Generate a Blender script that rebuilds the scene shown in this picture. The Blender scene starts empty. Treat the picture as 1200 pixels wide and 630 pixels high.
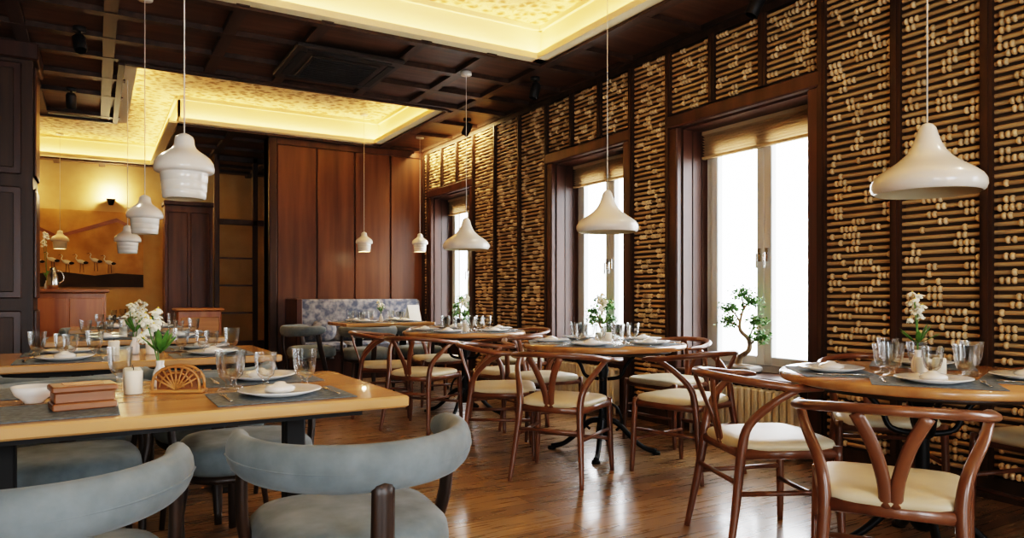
import bpy, math, random
from mathutils import Vector, Matrix
random.seed(7)
pi=math.pi
scene=bpy.context.scene
COL=scene.collection

# ---------------------------------------------------------------- materials
def lin(h):
    h=h.lstrip('#'); c=[int(h[i:i+2],16)/255 for i in (0,2,4)]
    return tuple((x/12.92 if x<=.04045 else ((x+.055)/1.055)**2.4) for x in c)+(1,)
def pmat(name,col,rough=.5,metal=0,spec=.5,coat=0,trans=0,emit=None,estr=0,sheen=0):
    m=bpy.data.materials.new(name); m.use_nodes=True
    b=m.node_tree.nodes['Principled BSDF']
    b.inputs['Base Color'].default_value=lin(col)
    b.inputs['Roughness'].default_value=rough
    b.inputs['Metallic'].default_value=metal
    b.inputs['Specular IOR Level'].default_value=spec
    b.inputs['Coat Weight'].default_value=coat
    b.inputs['Transmission Weight'].default_value=trans
    b.inputs['Sheen Weight'].default_value=sheen
    if emit:
        b.inputs['Emission Color'].default_value=lin(emit); b.inputs['Emission Strength'].default_value=estr
    return m
def add_noise(m,c1,c2,scale=(1,1,1),nscale=5,detail=5,lo=.35,hi=.65,bump=0,bdist=.01,coord='Object'):
    nt=m.node_tree; n=nt.nodes; l=nt.links; b=n['Principled BSDF']
    tc=n.new('ShaderNodeTexCoord'); mp=n.new('ShaderNodeMapping'); mp.inputs['Scale'].default_value=scale
    no=n.new('ShaderNodeTexNoise'); no.inputs['Scale'].default_value=nscale; no.inputs['Detail'].default_value=detail
    cr=n.new('ShaderNodeValToRGB'); cr.color_ramp.elements[0].position=lo; cr.color_ramp.elements[1].position=hi
    cr.color_ramp.elements[0].color=lin(c1); cr.color_ramp.elements[1].color=lin(c2)
    l.new(tc.outputs[coord],mp.inputs[0]); l.new(mp.outputs[0],no.inputs['Vector']); l.new(no.outputs['Fac'],cr.inputs[0])
    l.new(cr.outputs[0],b.inputs['Base Color'])
    if bump:
        bp=n.new('ShaderNodeBump'); bp.inputs['Strength'].default_value=bump; bp.inputs['Distance'].default_value=bdist
        l.new(no.outputs['Fac'],bp.inputs['Height']); l.new(bp.outputs[0],b.inputs['Normal'])
    return m
def wood(name,c1,c2,axis='z',rough=.4,coat=0,grain=14,spec=.5,bump=.05):
    s={'x':(.08,1,1),'y':(1,.08,1),'z':(1,1,.08)}[axis]
    return add_noise(pmat(name,c1,rough,coat=coat,spec=spec),c1,c2,s,grain,8,.3,.7,bump,.004)

M_ceil=wood('ceiling_dark_wood','#463124','#654837','x',.5,spec=.35)
M_ceilb=wood('ceiling_beam_wood','#33241c','#4c382c','y',.45,spec=.35)
M_panel=wood('wall_panel_wood','#452a1b','#66422c','z',.38,grain=9,spec=.4)
M_case=wood('casing_wood','#342018','#503328','z',.38,grain=9,spec=.4)
M_post=wood('post_wood','#2e1f17','#453022','z',.45,spec=.35)
M_slat=wood('abacus_rod_wood','#967b59','#bda077','y',.5,grain=22)
M_bead=add_noise(pmat('abacus_bead_wood','#b08955',.4),'#b0946b','#dcc199',(1,1,1),9)
M_back=wood('abacus_backing','#493929','#614d38','y',.7)
M_top=wood('table_top_wood','#aa7a4c','#cb9d68','x',.25,coat=.3,grain=9)
M_topr=wood('round_top_wood','#96653e','#ba8c5c','x',.25,coat=.3,grain=9)
M_chair=wood('bentwood','#543221','#774c33','z',.3,coat=.2,grain=10)
M_chairdk=wood('walnut_dark','#21160f','#372518','z',.4)
M_seat=add_noise(pmat('cream_leather','#d6c8a8',.45),'#bdb091','#cfc4a8',(1,1,1),4,3)
M_grey=add_noise(pmat('grey_velvet','#8a979e',.9,spec=.2,sheen=.15),'#596366','#7b8588',(1,1,1),9,8,.3,.7,.25,.004)
M_iron=pmat('black_iron','#0f0e0e',.45,metal=.6)
M_black=pmat('matte_black','#0d0c0c',.6)
M_plaster=pmat('plaster_cream','#ecdcb2',.7)
M_ywall=add_noise(pmat('ochre_plaster','#c79b4d',.75),'#b5965f','#cdb280',(1,1,1),2,5,.3,.7,.1,.01)
M_wht=pmat('lamp_enamel','#dcd8cf',.25,coat=.4)
M_lampin=pmat('lamp_inside','#b9ad90',.5)
M_wframe=pmat('window_frame_white','#c9cccd',.4)
# translucent pleated blind
M_blind=bpy.data.materials.new('blind_fabric'); M_blind.use_nodes=True; nt=M_blind.node_tree; nt.nodes.clear()
_o=nt.nodes.new('ShaderNodeOutputMaterial'); _m=nt.nodes.new('ShaderNodeMixShader'); _m.inputs[0].default_value=.3
_d=nt.nodes.new('ShaderNodeBsdfDiffuse'); _d.inputs[0].default_value=lin('#c4ae8c'); _t=nt.nodes.new('ShaderNodeBsdfTranslucent'); _t.inputs[0].default_value=lin('#c9ab82')
nt.links.new(_d.outputs[0],_m.inputs[1]); nt.links.new(_t.outputs[0],_m.inputs[2]); nt.links.new(_m.outputs[0],_o.inputs[0])
M_china=pmat('porcelain','#e6e4e0',.2,coat=.4)
M_mat=add_noise(pmat('placemat_grey','#5a6166',.8),'#4f585e','#6c757b',(1,1,1),60)
M_candle=pmat('candle_wax','#ece6d6',.5)
M_leaf=add_noise(pmat('leaf_green','#3f6a26',.5),'#2c521a','#588536',(1,1,1),20)
M_trunk=add_noise(pmat('bark','#6b5640',.8),'#5d4b39','#9a8468',(1,1,.3),30)
M_petal=pmat('petal_white','#f3efdc',.5)
M_petaly=pmat('petal_yellow','#e3c24c',.5)
M_metal=pmat('cutlery_steel','#c9c6c0',.22,metal=1)
M_box=wood('box_wood','#6b3d1f','#925c33','x',.4)
M_boxl=wood('holder_wood','#a06836','#c08a4e','x',.4)
M_rad=pmat('radiator_enamel','#d8cfb8',.4)
M_grille=pmat('grille_brown','#2b2019',.5)
M_pot=pmat('stone_pot','#8d8a84',.6)
M_door=wood('cabinet_wood','#8a4c22','#ab6a35','z',.35)
M_gold=add_noise(pmat('mural_gold','#b9822f',.6),'#a07638','#c79b55',(1,1,1),3)
M_murd=pmat('mural_dark','#2a1f14',.7)
M_print=pmat('paper_white','#d8d3c4',.7)

def glassmat(name,fac=.25,tint='#ffffff',rough=.03):
    m=bpy.data.materials.new(name); m.use_nodes=True; nt=m.node_tree; nt.nodes.clear()
    o=nt.nodes.new('ShaderNodeOutputMaterial'); mx=nt.nodes.new('ShaderNodeMixShader')
    t=nt.nodes.new('ShaderNodeBsdfTransparent'); g=nt.nodes.new('ShaderNodeBsdfGlossy'); f=nt.nodes.new('ShaderNodeLayerWeight')
    f.inputs['Blend'].default_value=fac; t.inputs[0].default_value=lin(tint); g.inputs['Roughness'].default_value=rough
    nt.links.new(f.outputs['Facing'],mx.inputs[0]); nt.links.new(t.outputs[0],mx.inputs[1]); nt.links.new(g.outputs[0],mx.inputs[2]); nt.links.new(mx.outputs[0],o.inputs[0])
    return m
M_glass=glassmat('crystal_glass',.35,'#fafcfc',.15)
M_pane=glassmat('window_pane',.06)

# textured plaster ceiling (embossed scrolls)
M_emb=pmat('embossed_plaster','#e0c78d',.6)
nt=M_emb.node_tree; n=nt.nodes; l=nt.links
tc=n.new('ShaderNodeTexCoord'); no=n.new('ShaderNodeTexNoise'); no.inputs['Scale'].default_value=8; no.inputs['Distortion'].default_value=2.8; no.inputs['Detail'].default_value=3
vo=n.new('ShaderNodeTexVoronoi'); vo.inputs['Scale'].default_value=12
mx=n.new('ShaderNodeMath'); mx.operation='MULTIPLY'
cr=n.new('ShaderNodeValToRGB'); cr.color_ramp.elements[0].position=.1; cr.color_ramp.elements[1].position=.3
cr.color_ramp.elements[0].color=lin('#8c6d3e'); cr.color_ramp.elements[1].color=lin('#e6d2a2')
bp=n.new('ShaderNodeBump'); bp.inputs['Strength'].default_value=1.0; bp.inputs['Distance'].default_value=.05
l.new(tc.outputs['Object'],no.inputs['Vector']); l.new(tc.outputs['Object'],vo.inputs['Vector'])
l.new(no.outputs['Fac'],mx.inputs[0]); l.new(vo.outputs['Distance'],mx.inputs[1]); l.new(mx.outputs[0],cr.inputs[0])
l.new(cr.outputs[0],n['Principled BSDF'].inputs['Base Color']); l.new(mx.outputs[0],bp.inputs['Height']); l.new(bp.outputs[0],n['Principled BSDF'].inputs['Normal'])

# floor planks
M_floor=pmat('floor_planks','#6b4023',.22,spec=.6,coat=.45)
M_floor.node_tree.nodes['Principled BSDF'].inputs['Coat Roughness'].default_value=.12
nt=M_floor.node_tree; n=nt.nodes; l=nt.links; b=n['Principled BSDF']
tc=n.new('ShaderNodeTexCoord'); br=n.new('ShaderNodeTexBrick')
br.inputs['Scale'].default_value=1; br.inputs['Brick Width'].default_value=1.3; br.inputs['Row Height'].default_value=.13
br.inputs['Mortar Size'].default_value=.003; br.inputs['Color1'].default_value=lin('#7a6047'); br.inputs['Color2'].default_value=lin('#a4835c'); br.inputs['Mortar'].default_value=lin('#2a1e14')
br.inputs['Bias'].default_value=0
mp=n.new('ShaderNodeMapping'); mp.inputs['Scale'].default_value=(1.2,14,1)
no=n.new('ShaderNodeTexNoise'); no.inputs['Scale'].default_value=3; no.inputs['Detail'].default_value=8
mi=n.new('ShaderNodeMix'); mi.data_type='RGBA'; mi.blend_type='MULTIPLY'; mi.inputs[0].default_value=.6
cr=n.new('ShaderNodeValToRGB'); cr.color_ramp.elements[0].position=.3; cr.color_ramp.elements[1].position=.7; cr.color_ramp.elements[0].color=(.5,.48,.46,1); cr.color_ramp.elements[1].color=(1.1,1.05,1,1)
rr=n.new('ShaderNodeMapRange'); rr.inputs[3].default_value=.18; rr.inputs[4].default_value=.4
bp=n.new('ShaderNodeBump'); bp.inputs['Strength'].default_value=.15; bp.inputs['Distance'].default_value=.003
l.new(tc.outputs['Object'],br.inputs['Vector']); l.new(tc.outputs['Object'],mp.inputs[0]); l.new(mp.outputs[0],no.inputs['Vector'])
l.new(no.outputs['Fac'],cr.inputs[0]); l.new(br.outputs['Color'],mi.inputs[6]); l.new(cr.outputs[0],mi.inputs[7]); l.new(mi.outputs[2],b.inputs['Base Color'])
l.new(no.outputs['Fac'],rr.inputs[0]); l.new(rr.outputs[0],b.inputs['Roughness'])
l.new(no.outputs['Fac'],bp.inputs['Height']); l.new(bp.outputs[0],b.inputs['Normal'])

M_floral=add_noise(pmat('floral_upholstery','#7b7f8a',.85),'#4a5160','#8d8b8c',(1,1,1),14,3,.4,.65)

# ---------------------------------------------------------------- mesh builder
class B:
    def __init__(s): s.v=[]; s.f=[]; s.m=[]; s.sm=[]; s.mats=[]
    def mi(s,m):
        if m not in s.mats: s.mats.append(m)
        return s.mats.index(m)
    def add(s,vs,fs,m,smooth=False,M=None):
        o=len(s.v)
        for p in vs:
            p=Vector(p)
            s.v.append(M@p if M is not None else p)
        k=s.mi(m)
        for f in fs: s.f.append([i+o for i in f]); s.m.append(k); s.sm.append(smooth)
    def box(s,x0,x1,y0,y1,z0,z1,m,M=None):
        vs=[(x,y,z) for z in (z0,z1) for y in (y0,y1) for x in (x0,x1)]
        fs=[(0,2,3,1),(4,5,7,6),(0,1,5,4),(2,6,7,3),(0,4,6,2),(1,3,7,5)]
        s.add(vs,fs,m,False,M)
    def bbox(s,x0,x1,y0,y1,z0,z1,m,b=.008,M=None):
        vs=[];fs=[]
        prof=[(z0,b),(z0+b,0),(z1-b,0),(z1,b)]
        for z,i in prof:
            xa,xb,ya,yb=x0+i,x1-i,y0+i,y1-i
            vs+= [(xa+b,ya,z),(xb-b,ya,z),(xb,ya+b,z),(xb,yb-b,z),(xb-b,yb,z),(xa+b,yb,z),(xa,yb-b,z),(xa,ya+b,z)]
        for r in range(3):
            for k in range(8):
                k2=(k+1)%8; fs.append((r*8+k,r*8+k2,(r+1)*8+k2,(r+1)*8+k))
        fs.append(tuple(reversed(range(8)))); fs.append(tuple(range(24,32)))
        s.add(vs,fs,m,False,M)
    def lathe(s,prof,m,seg=24,c=(0,0,0),smooth=True,M=None,capb=True,capt=True,flute=0):
        vs=[];fs=[]
        for r,z in prof:
            for k in range(seg):
                a=2*pi*k/seg; rr=r*(1+(flute if k%2 else 0))
                vs.append((c[0]+rr*math.cos(a),c[1]+rr*math.sin(a),c[2]+z))
        n=len(prof)
        for i in range(n-1):
            for k in range(seg):
                k2=(k+1)%seg; fs.append((i*seg+k,i*seg+k2,(i+1)*seg+k2,(i+1)*seg+k))
        if capb: fs.append(tuple(reversed(range(seg))))
        if capt: fs.append(tuple(range((n-1)*seg,n*seg)))
        s.add(vs,fs,m,smooth,M)
    def ell(s,c,r,m,seg=10,rings=6,M=None):
        vs=[(0,0,-1)];fs=[]
        for i in range(1,rings):
            t=-pi/2+pi*i/rings
            for k in range(seg):
                a=2*pi*k/seg; vs.append((math.cos(t)*math.cos(a),math.cos(t)*math.sin(a),math.sin(t)))
        vs.append((0,0,1))
        for k in range(seg): fs.append((0,1+(k+1)%seg,1+k))
        for i in range(rings-2):
            for k in range(seg):
                k2=(k+1)%seg; fs.append((1+i*seg+k,1+i*seg+k2,1+(i+1)*seg+k2,1+(i+1)*seg+k))
        L=len(vs)-1
        for k in range(seg): fs.append((L,1+(rings-2)*seg+k,1+(rings-2)*seg+(k+1)%seg))
        T=Matrix.Translation(c)@(M or Matrix.Identity(4))@Matrix.Diagonal((r[0],r[1],r[2],1))
        s.add(vs,fs,m,True,T)
    def tube(s,pts,r,m,seg=8,sub=0,ref=(0,0,1),smooth=True,M=None):
        P=[Vector(p) for p in pts]; n=len(P)
        R=[(x,x) if not isinstance(x,tuple) else x for x in (r if isinstance(r,list) else [r]*n)]
        if sub:
            Q=[];RR=[]
            for i in range(n-1):
                p0=P[max(i-1,0)];p1=P[i];p2=P[i+1];p3=P[min(i+2,n-1)]
                for j in range(sub):
                    t=j/sub
                    Q.append(.5*((2*p1)+(p2-p0)*t+(2*p0-5*p1+4*p2-p3)*t*t+(3*p1-p0-3*p2+p3)*t**3))
                    RR.append(tuple(R[i][q]*(1-t)+R[i+1][q]*t for q in (0,1)))
            Q.append(P[-1]);RR.append(R[-1]);P=Q;R=RR;n=len(P)
        ref=Vector(ref); vs=[];fs=[]; up=None
        for i in range(n):
            t=(P[min(i+1,n-1)]-P[max(i-1,0)]).normalized()
            if up is None:
                if abs(t.dot(ref))>.95: ref=Vector((0,1,0)) if abs(t.y)<.9 else Vector((1,0,0))
                up=ref
            u=(up-t*up.dot(t)).normalized(); up=u; sd=t.cross(u)
            for k in range(seg):
                a=2*pi*k/seg; vs.append(P[i]+sd*math.cos(a)*R[i][0]+u*math.sin(a)*R[i][1])
        for i in range(n-1):
            for k in range(seg):
                k2=(k+1)%seg; fs.append((i*seg+k,i*seg+k2,(i+1)*seg+k2,(i+1)*seg+k))
        fs.append(tuple(reversed(range(seg)))); fs.append(tuple(range((n-1)*seg,n*seg)))
        s.add(vs,fs,m,smooth,M)
    def cushion(s,cx,cy,z0,z1,wf,wb,d,m,p=.55,seg=36):
        layers=[(0,.9),(.15,.98),(.45,1.0),(.75,.975),(.92,.9),(1.0,.7),(1.0,.35)]
        vs=[];fs=[]
        for h,sc in layers:
            for k in range(seg):
                a=2*pi*k/seg; ca,sa=math.cos(a),math.sin(a)
                x=math.copysign(abs(ca)**p,ca); y=math.copysign(abs(sa)**p,sa)
                w=(wf+wb)/2+(wf-wb)/2*y
                vs.append((cx+x*w/2*sc,cy+y*d/2*sc,z0+(z1-z0)*h+(0.004 if sc<.5 else 0)))
        n=len(layers)
        for i in range(n-1):
            for k in range(seg):
                k2=(k+1)%seg; fs.append((i*seg+k,i*seg+k2,(i+1)*seg+k2,(i+1)*seg+k))
        fs.append(tuple(reversed(range(seg)))); fs.append(tuple(range((n-1)*seg,n*seg)))
        s.add(vs,fs,m,True)
    def mesh(s,name):
        me=bpy.data.meshes.new(name); me.from_pydata([tuple(v) for v in s.v],[],s.f)
        for m in s.mats: me.materials.append(m)
        me.polygons.foreach_set('material_index',s.m); me.polygons.foreach_set('use_smooth',s.sm); me.update(); return me
    def obj(s,name,loc=(0,0,0),rz=0): return put(name,s.mesh(name),loc,rz)
def put(name,me,loc=(0,0,0),rz=0,sc=1):
    o=bpy.data.objects.new(name,me); o.location=loc; o.rotation_euler=(0,0,rz); o.scale=(sc,)*3; COL.objects.link(o); return o

# ---------------------------------------------------------------- room constants
H=3.12; HR=3.44; W=4.1; XL=-4.0; YB=-2.6; YF=13.0
WIN=[(-.9,.45),(2.95,4.33),(4.84,6.15),(7.84,9.19)]
ZS=.46; ZT=2.43; CW=.085

b=B(); b.box(XL,W+.4,YB,YF+.2,-.1,0,M_floor); b.obj('floor')
b=B()
cur=YB
for (a,c) in WIN:
    b.box(W,W+.4,cur,a+CW,0,HR+.1,M_back); cur=c-CW
    b.box(W,W+.4,a+CW,c-CW,0,ZS,M_back); b.box(W,W+.4,a+CW,c-CW,ZT,HR+.1,M_back)
b.box(W,W+.4,cur,YF+.2,0,HR+.1,M_back); b.obj('wall_right')
b=B(); b.box(XL-.2,XL,YB,YF+.2,0,HR+.1,M_ywall); b.obj('wall_left')
b=B(); b.box(XL,W,YF,YF+.2,0,HR+.1,M_ywall); b.obj('wall_far')
# rear wall with unseen windows added as frontal fill (behind the viewer)
RW=[(-1.9,-.5),(.9,2.3)]
b=B(); cur=XL-.2
for (a,c) in RW:
    b.box(cur,a,YB-.3,YB,0,HR+.1,M_ywall); cur=c
    b.box(a,c,YB-.3,YB,0,.46,M_ywall); b.box(a,c,YB-.3,YB,2.43,HR+.1,M_ywall)
b.box(cur,W+.4,YB-.3,YB,0,HR+.1,M_ywall); b.obj('wall_rear')
for k,(a,c) in enumerate(RW):
    b=B(); m_=(a+c)/2
    for x in (a,m_-.03,c-.06): b.bbox(x,x+.06,YB-.2,YB-.12,.46,2.43,M_wframe,.005)
    for z in (.46,2.37): b.bbox(a+.06,m_-.03,YB-.2,YB-.12,z,z+.06,M_wframe,.005); b.bbox(m_+.03,c-.06,YB-.2,YB-.12,z,z+.06,M_wframe,.005)
    b.obj('window_%d'%(5+k))
    b=B()
    b.bbox(a-.09,a,YB,YB+.04,.38,2.52,M_case,.008); b.bbox(c,c+.09,YB,YB+.04,.38,2.52,M_case,.008); b.bbox(a,c,YB,YB+.04,2.43,2.52,M_case,.008); b.bbox(a,c,YB,YB+.08,.38,.46,M_case,.008)
    b.obj('trim_%d'%(10+k))
    L=bpy.data.lights.new('window_portal','AREA'); L.shape='RECTANGLE'; L.size=c-a; L.size_y=1.97; L.cycles.is_portal=True
    o=bpy.data.objects.new('window_portal',L); o.location=(m_,YB-.32,1.445); o.rotation_euler=(pi/2,0,0); COL.objects.link(o)

def window(i,a,c):
    y0,y1=a+CW,c-CW
    b=B()
    b.bbox(W-.06,W,a,a+CW,.0,ZT,M_case,.01); b.bbox(W-.06,W,c-CW,c,.0,ZT,M_case,.01)
    b.bbox(W-.07,W,a-.02,c+.02,ZT,ZT+CW+.02,M_case,.01)
    b.bbox(W-.09,W+.3,y0,y1,ZS,ZS+.035,M_case,.01)
    b.box(W,W+.3,y0,y0+.015,ZS+.035,ZT,M_case); b.box(W,W+.3,y1-.015,y1,ZS+.035,ZT,M_case); b.box(W,W+.3,y0+.015,y1-.015,ZT-.015,ZT,M_case)
    for dx in (.1,.2):
        b.box(W+dx,W+dx+.01,y1-.022,y1-.015,ZS+.04,ZT-.02,M_post)
    b.box(W-.015,W-.0,y0,y1,.02,ZS,M_case)
    b.obj('trim_%d'%i)
    b=B(); X0,X1=W+.27,W+.33; zb=ZS+.035; yy0,yy1=y0+.015,y1-.015; f=.07
    ym=(yy0+yy1)/2
    b.box(X0,X1,yy0,yy1,zb,zb+.06,M_wframe); b.box(X0,X1,yy0,yy1,ZT-.075,ZT-.015,M_wframe)
    b.box(X0,X1,yy0,yy0+.06,zb+.06,ZT-.075,M_wframe); b.box(X0,X1,yy1-.06,yy1,zb+.06,ZT-.075,M_wframe)
    for p,q in ((yy0+.06,ym),(ym,yy1-.06)):
        xa,xb=X0-.02,X1-.02
        b.bbox(xa,xb,p,p+f,zb+.05,ZT-.07,M_wframe,.006); b.bbox(xa,xb,q-f,q,zb+.05,ZT-.07,M_wframe,.006)
        b.bbox(xa,xb,p+f,q-f,zb+.05,zb+.05+f,M_wframe,.006); b.bbox(xa,xb,p+f,q-f,ZT-.07-f,ZT-.07,M_wframe,.006)
        b.box(X0+.01,X0+.014,p+f,q-f,zb+.05+f,ZT-.07-f,M_pane)
    for hy in (ym-.035,ym+.035):
        b.box(X0-.035,X0-.02,hy-.012,hy+.012,1.33,1.43,M_metal); b.tube([(X0-.03,hy,1.39),(X0-.06,hy,1.39),(X0-.06,hy,1.28)],.009,M_metal,8)
    b.obj('window_%d'%i)
    b=B(); n=8; z=ZT-.016
    b.box(W+.2,W+.24,yy0+.005,yy1-.005,z-.03,z,M_blind); z-=.03
    for k in range(n):
        b.add([(W+.205,yy0+.005,z),(W+.205,yy1-.005,z),(W+.235,yy1-.005,z-.011),(W+.235,yy0+.005,z-.011),(W+.205,yy1-.005,z-.022),(W+.205,yy0+.005,z-.022)],[(0,1,2,3),(3,2,4,5)],M_blind)
        z-=.022
    b.box(W+.2,W+.24,yy0+.005,yy1-.005,z-.02,z,M_blind)
    b.obj('pleated_blind')
    L=bpy.data.lights.new('window_portal','AREA'); L.shape='RECTANGLE'; L.size=(ZT-ZS); L.size_y=(c-a)-2*CW; L.cycles.is_portal=True
    o=bpy.data.objects.new('window_portal',L); o.location=(W+.42,(a+c)/2,(ZS+ZT)/2); o.rotation_euler=(0,pi/2,0); COL.objects.link(o)
for i,(a,c) in enumerate(WIN): window(i+1,a,c)

# abacus wall cladding
posts=[]; panels=[]
def span(y0,y1,z0,z1,n,ends=True):
    w=(y1-y0)/n
    for k in range(n): panels.append((y0+k*w,y0+(k+1)*w,z0,z1))
    for k in range(n+1):
        if ends or 0<k<n: posts.append((y0+k*w,z0,z1))
span(.45+.02,2.95-.02,.12,3.06,5)
span(4.33+.02,4.84-.02,.12,3.06,1)
span(6.15+.02,7.84-.02,.12,3.06,3)
span(9.19+.02,9.37,.12,3.06,1)
span(YB+.05,-.9-.02,.12,3.06,3)
for (a,c),k in zip(WIN,(3,3,3,3)): span(a-.02,c+.02,ZT+CW+.03,3.06,3,False)
b=B()
for y,z0,z1 in posts:
    b.box(W-.06,W,y-.03,y+.03,z0,z1,M_post); b.box(W-.07,W-.06,y-.012,y+.012,z0,z1,M_post)
b.box(W-.05,W,YB,9.4,3.06,H,M_post)
b.obj('trim_cladding_posts')
b=B()
for (a,c) in zip([YB,.45,4.33,6.15,9.19],[-.9,2.95,4.84,7.84,9.4]):
    b.box(W-.03,W,a,c,0,.12,M_post)
b.obj('baseboard_right')
def bead_tpl():
    t=B(); t.ell((0,0,0),(1,1,1),M_bead,8,5); return t.v,t.f
BV,BF=bead_tpl()
b=B(); xk=W-.028
rodN=6
for pi_,(y0,y1,z0,z1) in enumerate(panels):
    ya,yb=y0+.03,y1-.03; z=z0+.025; row=0
    w=yb-ya
    while z<z1-.012:
        vs=[];fs=[]
        for yy in (ya,yb):
            for k in range(rodN):
                a=2*pi*k/rodN; vs.append((xk+.012*math.cos(a),yy,z+.0125*math.sin(a)))
        for k in range(rodN): fs.append((k,(k+1)%rodN,rodN+(k+1)%rodN,rodN+k))
        b.add(vs,fs,M_slat,True)
        ylist=[]
        y=ya+.018+random.choice((0,0,.03,.07,.12,.2))
        while y<yb-.02:
            nb=random.choice((1,2,2,3,3,4))
            for k in range(nb):
                if y<yb-.015: ylist.append(y)
                y+=.030
            y+=random.choice((.06,.09,.14,.2,.26,.3))
        for yy in ylist:
            b.add([(xk+v.x*.022-.003,yy+v.y*.0148,z+v.z*.020) for v in BV],BF,M_bead,True)
        z+=.042; row+=1
b.obj('abacus_wall_cladding')

b=B(); X0=1.92; Y0=9.4
b.box(X0,W,Y0+.03,Y0+.3,0,H,M_case)
nx=4; pw=(W-X0-.12)/nx
b.bbox(X0,X0+.1,Y0-.03,Y0+.3,0,H,M_post,.01)
for k in range(nx):
    xa=X0+.11+k*pw; b.bbox(xa,xa+pw-.02,Y0,Y0+.03,.1,H-.1,M_panel,.006)
b.box(X0+.1,W,Y0-.02,Y0+.03,H-.1,H,M_case)
b.obj('wall_end')
b=B(); b.box(X0,W,Y0-.02,Y0+0,0,.1,M_post); b.obj('baseboard_end')

# left pilaster
b=B(); px0,px1,py0,py1=-1.4,-.434,6.95,7.5
b.box(px0,px1,py0,py1,0,H,M_post)
for (z0,z1) in ((.12,.95),(1.05,1.95),(2.05,2.95)):
    for k in range(2):
        xa=px0+.06+k*.45; b.bbox(xa,xa+.38,py0-.02,py0,z0,z1,M_case,.008)
        b.bbox(xa+.05,xa+.33,py0-.03,py0-.02,z0+.05,z1-.05,M_post,.006)
    b.bbox(px1,px1+.02,py0+.06,py1-.06,z0,z1,M_case,.008)
b.bbox(px0,px1+.04,py0-.05,py1+.04,2.98,H,M_case,.01)
b.obj('wall_pilaster')

# ---------------------------------------------------------------- ceiling with recesses
def is_open(x,y):
    if .5<x<3.4 and -1.5<y<5.27: return True
    if .23<x<3.35 and 7.1<y<9.28: return True
    if -2.6<x<.85 and 9.6<y<12.5: return True
    if .23<x<.85 and 9.2<y<9.7: return True
    return False
xs=[XL,-2.6,.23,.5,.85,3.35,3.4,W]; yv=[YB,-1.5,5.27,7.1,9.28,9.6,12.5,YF]
b=B(); sides=[]
for i in range(len(xs)-1):
    for j in range(len(yv)-1):
        cx=(xs[i]+xs[i+1])/2; cy=(yv[j]+yv[j+1])/2
        if not is_open(cx,cy): b.box(xs[i],xs[i+1],yv[j],yv[j+1],H+.03,H+.07,M_ceil)
        else:
            for (dx,dy) in ((1,0),(-1,0),(0,1),(0,-1)):
                ii,jj=i+dx,j+dy
                nxx=(xs[ii]+xs[ii+1])/2; nyy=(yv[jj]+yv[jj+1])/2
                if not is_open(nxx,nyy):
                    if dx: x=xs[i+1] if dx>0 else xs[i]; sides.append(('x',x,dx,yv[j],yv[j+1]))
                    else: y=yv[j+1] if dy>0 else yv[j]; sides.append(('y',y,dy,xs[i],xs[i+1]))
def runs(fn,a,b_,st=.05):
    out=[];cur=None;t=a
    while t<b_:
        ok=fn(t+st/2)
        if ok and cur is None: cur=t
        if not ok and cur is not None: out.append((cur,t)); cur=None
        t+=st
    if cur is not None: out.append((cur,b_))
    return out
for x in [-3.5,-2.9,-2.3,-1.7,-1.1,-.5,.1,.9,1.5,2.3,2.9,3.47,4.06]:
    for (p,q) in runs(lambda t:not is_open(x,t) ,YB,YF): b.box(x-.045,x+.045,p,q,H-.01,H+.03,M_ceilb)
for y in [-2,-1.6,-.8,0,.8,1.6,2.4,3.2,4,4.8,5.34,5.92,6.5,7.03,7.7,8.4,9.36,9.9,10.6,11.3,12.1,12.6]:
    for (p,q) in runs(lambda t:not is_open(t,y),XL,W): b.box(p,q,y-.045,y+.045,H-.012,H+.029,M_ceilb)
b.obj('ceiling')
b=B(); b.box(XL,W,YB,YF,HR,HR+.06,M_emb); b.obj('ceiling_recess')
b=B()
for k,(ax,c,d,p,q) in enumerate(sides):
    def bx(u0,u1,p_,q_,z0,z1,m,bb):
        u0,u1=min(u0,u1),max(u0,u1)
        if ax=='x': bb.box(u0,u1,p_,q_,z0,z1,m)
        else: bb.box(p_,q_,u0,u1,z0,z1,m)
    bx(c,c+d*.03,p,q,H+.0,HR,M_plaster,b)
    bx(c-d*.10,c,p,q,H+.0,H+.02,M_plaster,b)
    bx(c-d*.10,c-d*.085,p,q,H+.02,H+.05,M_plaster,b)
    bx(c-d*.0,c+d*.05,p,q,H-.025,H+.0,M_ceilb,b)
    bx(c-d*.03,c,p,q,HR-.04,HR,M_plaster,b)
    L=bpy.data.lights.new('cove_led','AREA'); L.shape='RECTANGLE'; ln=q-p
    L.color=(1,.60,.23); L.energy=5.6*ln
    o=bpy.data.objects.new('cove_led',L); COL.objects.link(o)
    mid=(p+q)/2
    if ax=='x':
        o.location=(c-d*.05,mid,H+.03); L.size=.03; L.size_y=ln; o.rotation_euler=(0,pi-d*0.35,0)
    else:
        o.location=(mid,c-d*.05,H+.03); L.size=ln; L.size_y=.03; o.rotation_euler=(pi+d*0.35,0,0)
b.obj('trim_cove')

L=bpy.data.lights.new('wall_strip_led','AREA'); L.shape='RECTANGLE'; L.size=.03; L.size_y=1.9; L.color=(1,.68,.3); L.energy=26
o=bpy.data.objects.new('wall_strip_led',L); o.location=(W-.2,8.4,H-.03); o.rotation_euler=(0,-.7,0); COL.objects.link(o)

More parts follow.
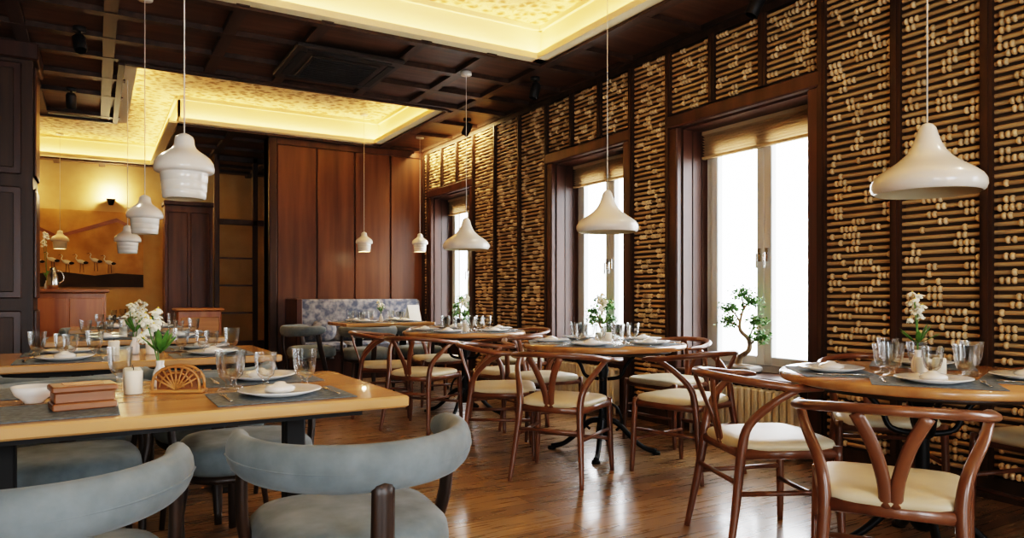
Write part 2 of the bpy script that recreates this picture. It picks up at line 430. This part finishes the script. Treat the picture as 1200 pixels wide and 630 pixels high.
# AC cassette
b=B(); b.bbox(-.46,.46,-.46,.46,-.04,0,M_grille,.01)
b.bbox(-.3,.3,-.3,.3,-.055,-.04,M_grille,.008)
for k in range(12): b.box(-.27,.27,-.27+k*.047,-.25+k*.047,-.066,-.055,M_black)
for s_ in (-1,1):
    b.box(-.36,.36,s_*.38-.03,s_*.38+.03,-.046,-.04,M_black); b.box(s_*.38-.03,s_*.38+.03,-.34,.34,-.046,-.04,M_black)
b.obj('air_conditioner_cassette',(1.85,6.2,H-.0125))

# ---------------------------------------------------------------- pendants
def pend_bell(x,y,z,ztop):
    b=B()
    prof=[(.196,.0),(.206,.006),(.214,.025),(.213,.045),(.2,.068),(.17,.093),(.135,.116),(.105,.138),(.08,.162),(.062,.188),(.05,.215),(.04,.245),(.034,.268),(.022,.285),(.008,.292)]
    b.lathe(prof,M_wht,40,capb=False)
    inn=[(.196,.0),(.203,.025),(.2,.042),(.185,.064),(.15,.09),(.1,.125),(.06,.17),(.03,.2)]
    b.lathe(inn,M_lampin,40,capb=False)
    b.ell((0,0,.11),(.035,.035,.045),M_candle)
    b.tube([(0,0,.29),(0,0,ztop-z-.02)],.003,M_wht,6)
    b.lathe([(.05,ztop-z-.03),(.05,ztop-z)],M_wht,20)
    b.obj('bell_pendant_lamp',(x,y,z))
def pend_bottle(x,y,z,ztop,s=1,lit=0):
    b=B()
    prof=[(.076,0),(.083,.004),(.0855,.03),(.0845,.032),(.087,.035),(.089,.068),(.088,.07),(.090,.073),(.092,.104),(.091,.107),(.108,.109),(.115,.114),(.117,.128),(.113,.15),(.102,.168),(.084,.184),(.062,.198),(.047,.211),(.04,.226),(.038,.246),(.034,.258),(.02,.268),(.006,.274)]
    b.lathe([(r*s,q*s) for r,q in prof],M_wht,36,capb=False)
    b.lathe([(.076*s,0),(.08*s,.1*s),(.04*s,.15*s)],M_lampin,32,capb=False)
    b.tube([(0,0,.27*s),(0,0,ztop-z-.02)],.003,M_wht,6)
    b.lathe([(.05,ztop-z-.025),(.055,ztop-z)],M_wht,20)
    b.ell((0,0,.06*s),(.03*s,.03*s,.035*s),M_candle)
    b.obj('bottle_pendant_lamp',(x,y,z))
    if lit:
        L=bpy.data.lights.new('pendant_bulb','POINT'); L.energy=lit; L.color=(1,.75,.45); L.shadow_soft_size=.025
        o=bpy.data.objects.new('pendant_bulb',L); o.location=(x,y,z+.01); COL.objects.link(o)
pend_bell(2.98,1.66,1.50,HR); pend_bell(3.05,3.88,1.51,HR); pend_bell(2.92,5.78,1.49,H-.012)
pend_bottle(.32,3.22,1.475,H+.029); pend_bottle(.30,5.54,1.50,H+.03); pend_bottle(.27,7.68,1.47,HR)
pend_bottle(-.44,12.3,1.75,HR,1,2); pend_bottle(3.03,8.95,1.64,HR,.95,3); pend_bottle(3.68,8.63,1.64,H+.03,.9,3)

def spot(x,y,tx,ty,e=40):
    b=B(); b.lathe([(.045,-.03),(.045,0)],M_black,16); b.tube([(0,0,-.02),(0,0,-.09)],.01,M_black,8)
    d=Vector((tx-x,ty-y,.75-H+.15)).normalized()
    q=d.to_track_quat('-Z','Y').to_matrix().to_4x4()
    b.lathe([(.038,-.08),(.045,-.07),(.045,.05),(.03,.07)],M_black,16,M=Matrix.Translation((0,0,-.12))@q,capb=False)
    b.obj('ceiling_spotlight',(x,y,H-.01))
    L=bpy.data.lights.new('spot','SPOT'); L.energy=e; L.color=(1,.8,.55); L.spot_size=1.1; L.spot_blend=.7; L.shadow_soft_size=.04
    o=bpy.data.objects.new('spot_beam',L); o.location=Vector((x,y,H-.13))+d*.085; o.rotation_euler=d.to_track_quat('-Z','Y').to_euler(); COL.objects.link(o)
spot(-.3,5.3,.3,2.8,60); spot(-.1,6.3,.2,5.0,45); spot(.02,1.3,.4,2.5,30); spot(-.2,8.2,-.2,9.2,50)  # besides the first fixture, these spots are added to brighten tables and cabinet
spot(3.7,7.3,2.9,8.2,45); spot(3.55,5.6,2.95,5.8,25); spot(3.75,3.2,2.95,3.9,25); spot(3.75,1.0,2.95,1.7,25)  # more added spots, brightening the window-side tables

# ---------------------------------------------------------------- furniture meshes
def wishbone():
    b=B(); C=M_chair
    b.cushion(0,.01,.425,.475,.50,.41,.45,M_seat,.42)
    fr=[(-.235,.2),(.235,.2),(.19,-.2),(-.19,-.2)]
    for i in range(4):
        p=fr[i];q=fr[(i+1)%4]; b.tube([(p[0],p[1],.42),(q[0],q[1],.42)],[(.014,.022)]*2,C,8)
    for s in (-1,1):
        b.tube([(s*.25,.215,0),(s*.24,.21,.2),(s*.235,.2,.45)],[.013,.018,.018],C,10,4)
        b.tube([(s*.22,-.27,0),(s*.2,-.23,.22),(s*.185,-.2,.42),(s*.2,-.175,.54),(s*.25,-.09,.64),(s*.275,.0,.695)],[.013,.018,.021,.019,.017,.015],C,10,5)
        b.tube([(s*.235,.2,.26),(s*.205,-.21,.26)],.011,C,8)
        b.tube([(s*.012,-.205,.43),(s*.02,-.225,.52),(s*.05,-.26,.63),(s*.095,-.285,.725)],[(.02,.007)]*4,C,8,4,ref=(0,1,0))
    b.tube([(-.23,.2,.2),(.23,.2,.2)],.011,C,8); b.tube([(-.2,-.22,.3),(.2,-.22,.3)],.011,C,8)
    pts=[];rr=[]
    N=14
    for k in range(N+1):
        a=pi*(-.06)+ (pi*1.12)*k/N
        x=.285*math.cos(a); y=-.0-.29*math.sin(a); z=.70+.04*max(0,math.sin(a))
        pts.append((x,y,z)); e=abs(k-N/2)/(N/2)
        rr.append((.026-.006*e,.017) if 0<k<N else (.012,.01))
    pts=[(pts[0][0]+.005,pts[0][1]+.05,.695)]+pts+[(pts[-1][0]-.005,pts[-1][1]+.05,.695)]; rr=[(.012,.008)]+[(.022,.016)]+rr[1:-1]+[(.022,.016)]+[(.012,.008)]
    b.tube(pts,rr,C,10,3)
    return b.mesh('wishbone_chair')
def tub():
    b=B()
    b.cushion(0,.03,.37,.49,.54,.50,.50,M_grey,.62)
    b.cushion(0,.03,.335,.375,.5,.46,.46,M_chairdk,.62)
    N=20; pts=[];rr=[]
    for k in range(N+1):
        a=-.14*pi+1.28*pi*k/N
        fl=1+.05*(abs(k-N/2)/(N/2))**3
        e=abs(k-N/2)/(N/2)
        x=.285*fl*math.cos(a); y=-.02-.265*math.sin(a); z=.668+.020*e**2
        th=.034; hh=.060-.013*e**2
        if k in (0,N): th*=.45; hh*=.5
        elif k in (1,N-1): th*=.9;hh*=.92
        pts.append((x,y,z)); rr.append((th,hh))
    b.tube(pts,rr,M_grey,16,3)
    # welt seam around the lower outside of the back band
    b.tube([(p[0]*1.115,(p[1]+.02)*1.115-.02,p[2]-.004) for p in pts[2:-2]],.0035,M_grey,6,3)
    b.tube([(0,-.3,.64),(0,-.29,.45),(0,-.25,.3),(0,-.29,0)],[(.028,.012),(.03,.014),(.028,.016),(.016,.014)],M_chairdk,8,4,ref=(0,1,0))
    for s in (-1,1):
        b.tube([(s*.285,.0,.66),(s*.282,.03,.5),(s*.262,.07,.36),(s*.255,.17,0)],[(.015,.026),(.016,.03),(.016,.03),(.012,.014)],M_chairdk,8,4,ref=(0,1,0))
        b.tube([(s*.2,-.17,.34),(s*.235,-.24,0)],[.018,.012],M_chairdk,8)
    return b.mesh('upholstered_tub_chair')
ME_W=wishbone(); ME_T=tub()
def chair(me,name,x,y,face): put(name,me,(x,y,0),math.radians(face-90))

def rtable(x,y,r=.56):
    b=B()
    b.lathe([(0.01,.712),(r-.05,.712),(r-.012,.715),(r,.722),(r,.742),(r-.006,.75),(.01,.75)],M_topr,64,capb=False,capt=False)
    b.lathe([(r-.1,.69),(r-.1,.712)],M_chairdk,40)
    b.lathe([(.03,.1),(.05,.13),(.04,.2),(.028,.26),(.026,.5),(.04,.56),(.03,.6),(.06,.66),(.12,.69)],M_iron,20)
    for k in range(4):
        a=pi/4+k*pi/2; c,s=math.cos(a),math.sin(a)
        b.tube([(c*.02,s*.02,.22),(c*.1,s*.1,.2),(c*.2,s*.2,.1),(c*.28,s*.28,.04),(c*.36,s*.36,.018)],[.02,.02,.017,.016,.02],M_iron,8,4)
        b.tube([(c*.03,s*.03,.5),(c*.12,s*.12,.52),(c*.16,s*.16,.6),(c*.24,s*.24,.69)],[.012]*4,M_iron,8,4)
        b.tube([(c*.03,s*.03,.34),(c*.1,s*.1,.3),(c*.13,s*.13,.2),(c*.09,s*.09,.15)],[.009]*4,M_iron,8,4)
        b.lathe([(.03,0),(.026,.02)],M_iron,12,c=(c*.36,s*.36,0))
    b.obj('round_dining_table',(x,y,0))
def stable(x0,x1,y0,y1):
    cx,cy=(x0+x1)/2,(y0+y1)/2; w,d=(x1-x0)/2,(y1-y0)/2
    b=B(); b.bbox(-w,w,-d,d,.712,.75,M_top,.006)
    b.box(-w+.12,w-.12,-d+.12,d-.12,.68,.712,M_black)
    for s in (-1,1):
        X=s*(w-.27)
        b.bbox(X-.035,X+.035,-.035,.035,.02,.69,M_black,.006)
        b.bbox(X-.045,X+.045,-d+.12,d-.12,0,.03,M_black,.008)
    b.obj('rectangular_dining_table',(cx,cy,0))

def goblet():
    b=B()
    b.lathe([(.034,0),(.034,.004),(.012,.01),(.009,.022),(.016,.032),(.03,.045),(.037,.07),(.042,.12),(.043,.135)],M_glass,20,capt=False,flute=.04)
    b.lathe([(.04,.134),(.035,.075),(.026,.05),(.006,.04)],M_glass,20,capb=False)
    return b.mesh('crystal_goblet')
def plate(r=.13):
    b=B(); b.lathe([(r*.55,0),(r*.6,.003),(r,.018),(r,.021),(r*.62,.008),(.01,.007)],M_china,36,capt=False); return b.mesh('dinner_plate')
def bowl():
    b=B(); b.lathe([(.03,0),(.032,.006),(.06,.03),(.072,.06),(.069,.06),(.056,.032),(.01,.012)],M_china,28,capt=False); return b.mesh('soup_bowl')
def napkin():
    b=B(); b.lathe([(.03,0),(.045,.006),(.046,.016),(.036,.024),(.02,.028),(.014,.034),(.004,.036)],M_china,12,flute=.1); return b.mesh('folded_napkin')
def candle():
    b=B(); b.lathe([(.026,0),(.028,.004),(.028,.075),(.024,.08),(.005,.076)],M_candle,18); b.tube([(0,0,.075),(.001,0,.09)],.0015,M_black,5); return b.mesh('white_candle')
def cutl(kind):
    b=B()
    b.tube([(0,-.1,.004),(0,0,.004),(0,.03,.005)],[(.005,.002),(.0035,.002),(.005,.0015)],M_metal,8,3)
    if kind=='fork':
        b.tube([(0,.03,.004),(0,.05,.004)],[(.006,.0015),(.011,.0015)],M_metal,8)
        for k in (-1,0,1): b.tube([(k*.008,.05,.004),(k*.008,.09,.005)],[(.002,.0015),(.001,.001)],M_metal,6)
    else: b.tube([(0,.03,.004),(.002,.08,.004),(0,.115,.004)],[(.008,.0012),(.009,.0012),(.002,.001)],M_metal,8)
    return b.mesh('dinner_'+kind)
G=goblet();PL=plate();BO=bowl();NA=napkin();CA=candle();FO=cutl('fork');KN=cutl('knife')
def mat_mesh(w,d):
    b=B(); b.bbox(-w/2,w/2,-d/2,d/2,0,.003,M_mat,.001); return b.mesh('placemat')
MAT=mat_mesh(.42,.3)
ZTT=.751
def setting(x,y,face,goblets=2,item='napkin'):
    a=math.radians(face); f=Vector((math.cos(a),math.sin(a),0)); r=Vector((math.sin(a),-math.cos(a),0)); c=Vector((x,y,0)); rz=a-pi/2
    put('placemat',MAT,(x,y,ZTT),rz)
    put('dinner_plate',PL,(x,y,ZTT+.0035),rz)
    put('folded_napkin',NA,(x,y,ZTT+.0115),rz+random.random())
    p=c-r*.165; put('dinner_fork',FO,(p.x,p.y,ZTT+.0035),rz)
    p=c+r*.165; put('dinner_knife',KN,(p.x,p.y,ZTT+.0035),rz)
    p=c+r*.13+f*.2; put('crystal_goblet',G,(p.x,p.y,ZTT),0)
    if goblets>1:
        p=c+r*.02+f*.2; put('crystal_goblet',G,(p.x,p.y,ZTT),0,.9)

def flowers(x,y,z=ZTT,h=.26,n=8,seed=1,yel=False,lean=(.0,.0)):
    rnd=random.Random(seed); b=B()
    b.lathe([(.02,0),(.026,.01),(.024,.05),(.012,.08),(.014,.095)],M_china,18)
    for sidx in range(2):
        ox,oy=(rnd.uniform(-.04,.04)+lean[0],rnd.uniform(-.04,.04)+lean[1]); hh=h*(1-.14*sidx)
        b.tube([(0,0,.05),(ox*.3,oy*.3,hh*.5),(ox,oy,hh)],.0025,M_leaf,6,4)
        for k in range(n):
            t=k/n; c=Vector((ox+rnd.uniform(-.022,.022),oy+rnd.uniform(-.022,.022),hh-.075*t+.02))
            for q in range(5):
                a=q*2*pi/5+rnd.random(); R=Matrix.Rotation(a,4,'Z')@Matrix.Rotation(rnd.uniform(.3,1.1),4,'Y')
                off=R@Vector((.013,0,0)); b.ell(c+off,(.014,.009,.003),M_petal,6,4,R)
            b.ell(c,(.004,.004,.006),M_petaly,6,4)
    for k in range(6):
        a=rnd.random()*6.28; R=Matrix.Rotation(a,4,'Z')@Matrix.Rotation(-rnd.uniform(.5,1.2),4,'Y')
        b.ell(Vector((0,0,.12))+R@Vector((.05,0,0)),(.05,.012,.002),M_leaf,6,4,R)
    b.obj('flower_vase',(x,y,z))

# ---- round tables
T=[(2.98,1.68),(3.02,3.89),(2.90,5.78)]
for x,y in T: rtable(x,y)
for (x,y,f) in [(2.26,1.38,32),(2.56,2.14,-22),(3.0,.98,92),(3.52,2.2,225),(3.62,1.45,170),
                (2.42,3.52,35),(3.12,3.2,100),(2.40,4.22,-30),(2.98,4.62,-92),(3.68,3.95,185),
                (2.30,5.35,35),(2.95,5.08,95),(2.25,6.1,-20),(2.95,6.5,-90),(3.55,5.9,185)]:
    chair(ME_W,'wishbone_chair',x,y,f)
def dress(x,y,angs,seed,fl=True,yel=False):
    for a in angs:
        r=math.radians(a); setting(x+.36*math.cos(r),y+.36*math.sin(r),a+180)
    flowers(x+.02,y+.03,seed=seed,h=.32)
    for dx,dy in ((-.06,-.03),(-.02,-.08)): put('white_candle',CA,(x+dx,y+dy,ZTT),0,.9)
dress(*T[0],[215,140,290,30],3); dress(*T[1],[220,290,150,80,0],5); dress(*T[2],[220,290,150,80,0],6)

# ---- left rectangular tables
R_=[(-.51,.889,2.17,3.05),(-.51,.889,4.0,4.86),(-.31,.889,5.85,6.68),(-.21,.889,7.75,8.55)]
for r in R_: stable(*r)
chair(ME_T,'upholstered_tub_chair',-.12,1.86,82); chair(ME_T,'upholstered_tub_chair',.61,1.90,86)
for x in (-.1,.55): chair(ME_T,'upholstered_tub_chair',x,3.2,-90)
for x in (-.1,.5): 
    chair(ME_T,'upholstered_tub_chair',x,3.86,90); chair(ME_T,'upholstered_tub_chair',x,5.02,-90)
    chair(ME_T,'upholstered_tub_chair',x+.05,5.68,90); chair(ME_T,'upholstered_tub_chair',x+.05,6.86,-90)
    chair(ME_T,'upholstered_tub_chair',x+.1,7.55,90); chair(ME_T,'upholstered_tub_chair',x+.1,8.75,-90)
setting(.52,2.37,90,1); setting(.55,2.85,-90,2)
b=B(); b.bbox(-.23,.23,-.16,.16,0,.003,M_mat,.001); MATB=b.mesh('placemat')
put('placemat',MATB,(-.17,2.37,ZTT)); put('placemat',MATB,(-.2,2.86,ZTT))
put('soup_bowl',BO,(-.16,2.6,ZTT),0,.85)
b=B(); b.bbox(-.08,.08,-.055,.055,0,.02,M_box,.003); b.bbox(-.075,.075,-.05,.05,.02,.05,M_box,.003); b.bbox(-.082,.082,-.057,.057,.05,.068,M_box,.004); b.box(-.05,.05,-.03,.03,.068,.071,M_boxl)
b.obj('wooden_box',(-.03,2.40,ZTT+.0035),.15,)
b=B(); b.bbox(-.085,.085,-.03,.03,0,.012,M_boxl,.003)
for yy in (-.028,.022):
    pts=[(.075*math.cos(pi*k/10),yy,.035+.055*math.sin(pi*k/10)) for k in range(11)]
    b.tube([(.075,yy,.01)]+pts+[(-.075,yy,.01)],.005,M_boxl,6)
    for k in range(1,10):
        a=pi*k/10; b.tube([(0,yy,.012),(.073*math.cos(a),yy,.035+.053*math.sin(a))],.0035,M_boxl,6)
    for rr in (.35,.7):
        b.tube([(.075*rr*math.cos(pi*k/10),yy,.02+(.07)*rr*math.sin(pi*k/10)) for k in range(11)],.003,M_boxl,6)
b.box(-.065,.065,-.018,.014,.012,.07,M_box)
b.obj('napkin_holder',(.245,2.63,ZTT),-.45)
for x,y in ((.11,2.66),(.11,2.74)): put('white_candle',CA,(x,y,ZTT))
flowers(.2,2.8,seed=11,h=.26,n=9,lean=(-.02,.02))
put('crystal_goblet',G,(.40,2.62,ZTT),0,1.0)
put('crystal_goblet',G,(.08,3.0,ZTT),0,1.0)
for (x0,x1,y0,y1),s in zip(R_[1:],(21,22,23)):
    for x in (x0+.38,x1-.33):
        setting(x,y0+.19,90,2); setting(x,y1-.19,-90,2)
    flowers((x0+x1)/2,(y0+y1)/2,seed=s,h=.26,n=9); put('white_candle',CA,((x0+x1)/2+.08,(y0+y1)/2-.04,ZTT)); put('white_candle',CA,((x0+x1)/2-.1,(y0+y1)/2-.02,ZTT))

# ---- booth
b=B()
bx0,bx1=2.12,3.95
b.bbox(bx0+.08,bx1,8.86,9.3,.0,.36,M_case,.01)
for k in range(3):
    w=(bx1-bx0-.1)/3; b.bbox(bx0+.09+k*w,bx0+.08+(k+1)*w-.005,8.82,9.24,.36,.47,M_floral,.03)
b.bbox(bx0+.09,bx1,9.24,9.365,.45,1.02,M_floral,.03)
b.bbox(bx0,bx0+.08,8.8,9.37,0,1.03,M_case,.01)
b.bbox(bx0+.01,bx0+.07,8.84,9.33,.3,.9,M_panel,.01)
b.obj('banquette_bench')
for k,(x,c) in enumerate(((2.55,M_floral),(3.0,M_seat),(3.3,M_floral),(3.65,M_seat))):
    b=B(); b.ell((0,0,.15),(.17,.06,.15),c,14,8,Matrix.Rotation(-.25,4,'X')); b.obj('throw_pillow',(x,9.12,.472))
stable(2.45,3.55,7.85,8.6)
for x in (2.75,3.25): setting(x,8.05,90,2); setting(x,8.42,-90,2)
flowers(3.0,8.23,seed=31,h=.24)
for x,f in ((2.62,85),(3.25,95)): chair(ME_T,'upholstered_tub_chair',x,7.62,f)
chair(ME_T,'upholstered_tub_chair',2.12,8.2,5)
b=B()
b.add([(-.11,-.05,0),(.11,-.05,0),(.11,0,.2),(-.11,0,.2)],[(0,1,2,3)],M_print); b.add([(-.11,.05,0),(.11,.05,0),(.11,0.002,.2),(-.11,0.002,.2)],[(3,2,1,0)],M_print)
b.obj('menu_card',(3.42,8.24,ZTT),.5)

# ---- bonsai trees on sills
def bonsai(y,seed,h=.5):
    rnd=random.Random(seed); b=B()
    b.bbox(-.08,.08,-.12,.12,0,.05,M_pot,.012); b.ell((0,0,.05),(.06,.1,.01),M_trunk)
    k=h/.5
    b.tube([(0,.05,.04),(0,.03,.1*k),(0,-.05,.15*k),(0,-.05,.22*k),(0,.03,.28*k),(0,.03,.35*k),(0,-.01,.45*k)],[.028,.022,.019,.017,.014,.01,.005],M_trunk,8,5)
    br=[((0,-.05,.17),(0,-.15,.24)),((0,-.05,.22),(0,-.12,.34)),((0,.03,.29),(0,.15,.33)),((0,.03,.33),(0,.13,.42)),((0,.0,.42),(0,-.08,.47)),((0,.0,.42),(.03,.05,.52))]
    for p,q in br:
        p=Vector(p);q=Vector(q);p.z*=k;q.z*=k; b.tube([p,(p+q)/2+Vector((0,0,.015)),q],[.008,.006,.003],M_trunk,6,3)
        for i in range(170):
            c=q+Vector((rnd.gauss(0,.025),rnd.gauss(0,.04),rnd.gauss(.005,.024)))
            R=Matrix.Rotation(rnd.random()*6.28,4,'Z')@Matrix.Rotation(rnd.uniform(-1,1),4,'Y')@Matrix.Rotation(rnd.uniform(-1,1),4,'X')
            b.add([(-.018,0,0),(0,-.009,.002),(.018,0,0),(0,.009,.002)],[(0,1,2,3)],M_leaf,False,Matrix.Translation(c)@R)
    b.obj('bonsai_tree',(W+.12,y,ZS+.036))
bonsai(3.72,1,.56); bonsai(5.45,2,.5); bonsai(8.5,3,.5)

# ---- radiators
for (a,c) in WIN[:3]:
    b=B(); y0,y1=a+.15,c-.15; n=int((y1-y0)/.06)
    for k in range(n):
        yy=y0+k*.06; b.bbox(W-.12,W-.03,yy,yy+.048,.08,.42,M_rad,.012)
    b.box(W-.09,W-.06,y0,y0+n*.06-.012,.10,.13,M_rad); b.box(W-.09,W-.06,y0,y0+n*.06-.012,.37,.40,M_rad)
    for yy in (y0+.03,y0+n*.06-.05): b.tube([(W-.075,yy,0),(W-.075,yy,.1)],.012,M_rad,8)
    b.obj('radiator')

# ---- background area
b=B(); ym=YF-.001
b.box(-1.6,.68,ym-.03,ym,1.2,2.4,M_gold)
def poly(pts,m,yy,th=.01):
    n=len(pts); vs=[(x,yy,z) for x,z in pts]+[(x,yy-th,z) for x,z in pts]
    fs=[tuple(range(n)),tuple(reversed(range(n,2*n)))]+[(i,n+i,n+(i+1)%n,(i+1)%n) for i in range(n)]
    b.add(vs,fs,m)
poly([(-1.6,1.2),(.68,1.2),(.68,1.4),(.3,1.42),(0,1.38),(-.4,1.43),(-.9,1.4),(-1.6,1.45)],M_murd,ym-.03)
poly([(-1.6,1.95),(-1.0,2.25),(-.5,2.0),(-.1,2.15),(.3,2.3),(.68,2.1),(.68,2.06),(.3,2.24),(-.1,2.09),(-.5,1.95),(-1,2.19),(-1.6,1.88)],M_box,ym-.03)
for k in range(6):
    x=-.75+k*.19; z=1.6+.02*math.sin(k*2)
    b.ell((x,ym-.05,z),(.065,.02,.032),M_print,10,6,Matrix.Rotation(.3,4,'Y'))
    b.tube([(x-.05,ym-.05,z+.015),(x-.075,ym-.05,z+.05),(x-.06,ym-.05,z+.09),(x-.08,ym-.05,z+.115)],[.014,.009,.008,.006],M_print,6,3)
    b.tube([(x-.08,ym-.05,z+.115),(x-.12,ym-.05,z+.1)],[.006,.002],M_black,6)
    b.ell((x+.055,ym-.052,z-.015),(.04,.022,.022),M_black,8,5)
    for d in (-.012,.02): b.tube([(x+d,ym-.05,z-.02),(x+d*1.5,ym-.05,z-.17)],.004,M_black,5)
b.obj('heron_mural')
for x in (.22,-1.2):
    b=B(); b.lathe([(.03,0),(.05,.06),(.07,.1)],M_black,16,capt=False); b.box(-.02,.02,0,.085,.01,.04,M_black)
    b.obj('wall_sconce',(x,YF-.085,2.5))
    L=bpy.data.lights.new('sconce_bulb','POINT'); L.energy=34; L.color=(1,.75,.4); L.shadow_soft_size=.03
    o=bpy.data.objects.new('sconce_bulb',L); o.location=(x,YF-.12,2.64); COL.objects.link(o)
b=B(); b.box(.92,1.6,12.0,12.4,0,2.45,M_panel)
for k in range(2): b.bbox(.96+k*.32,1.24+k*.32,11.98,12.0,.15,2.35,M_panel,.01)
b.bbox(.9,1.62,11.96,12.4,2.45,2.52,M_case,.01); b.obj('wall_partition_block')
b=B(); ys_=11.0
for x in (1.52,2.05,2.58,3.1): b.bbox(x-.035,x+.035,ys_-.03,ys_+.03,0,H-.01,M_post,.006)
for z in (.0,2.1,3.02): b.bbox(1.52,3.1,ys_-.03,ys_+.03,z,z+.08,M_post,.006)
for x in (1.555,2.085,2.615): 
    b.box(x,x+.46,ys_-.02,ys_+.02,.08,.4,M_post); b.box(x,x+.46,ys_-.003,ys_+.003,.4,2.1,M_pane); b.box(x,x+.46,ys_-.003,ys_+.003,2.18,3.02,M_pane)
for z in (.8,1.2,1.6): b.box(1.555,2.015,ys_-.012,ys_+.012,z,z+.025,M_post)
b.obj('door_1')
b=B(); b.bbox(-.36,.36,-.22,.22,.06,1.1,M_door,.01); b.bbox(-.39,.39,-.25,.25,1.1,1.14,M_box,.01); b.box(-.33,.33,-.19,.19,0,.06,M_black)
for k in (-1,1): b.bbox(min(0,k*.34)+.01,max(0,k*.34)-.01,-.235,-.22,.12,1.04,M_door,.006); b.ell((k*.03,-.245,.6),(.01,.01,.01),M_metal)
b.obj('service_cabinet',(-.25,9.35,0))
b=B(); b.bbox(-.25,.25,-.2,.2,.0,.88,M_door,.01); b.bbox(-.28,.28,-.23,.23,.88,.91,M_boxl,.01); b.bbox(-.22,.22,-.212,-.2,.1,.8,M_boxl,.01)
b.obj('host_podium',(1.12,9.7,0))
b=B(); b.lathe([(.05,0),(.06,.05),(.05,.15),(.03,.2),(.035,.24)],M_metal,20); b.tube([(.05,0,.06),(.1,0,.1),(.09,0,.18),(.035,0,.21)],.006,M_metal,6,4); b.obj('metal_jug',(-.4,9.3,1.141))
flowers(-.46,9.42,z=1.141,h=.62,seed=41,n=10)
stable(-.6,.5,10.6,11.35); stable(-2.0,-.9,10.6,11.35)
for x in (-.3,.2): chair(ME_T,'upholstered_tub_chair',x,10.4,90); chair(ME_T,'upholstered_tub_chair',x,11.6,-90)
for x in (-.3,.2): setting(x,10.8,90,2)
flowers(-.02,11,seed=51)

# ---- outside
b=B(); b.box(W+.5,W+60,-40,60,-.6,-.5,pmat('pavement','#d0d0cc',.9)); b.obj('ground_outside')

# ---------------------------------------------------------------- world + camera
w=bpy.data.worlds.new('World'); scene.world=w; w.use_nodes=True
bg=w.node_tree.nodes['Background']; bg.inputs[0].default_value=(.93,.96,1,1); bg.inputs[1].default_value=13.0
cam=bpy.data.cameras.new('Camera'); co=bpy.data.objects.new('Camera',cam); COL.objects.link(co)
co.location=(0,0,1.08); co.rotation_euler=(pi/2,0,-math.radians(30.5)); cam.sensor_width=36; cam.lens=830/1200*36; cam.shift_y=.025; cam.clip_start=.05
scene.camera=co
try:
    scene.view_settings.view_transform='Filmic'; scene.view_settings.look='High Contrast'
except Exception as e: print(e)
scene.view_settings.exposure=0.35
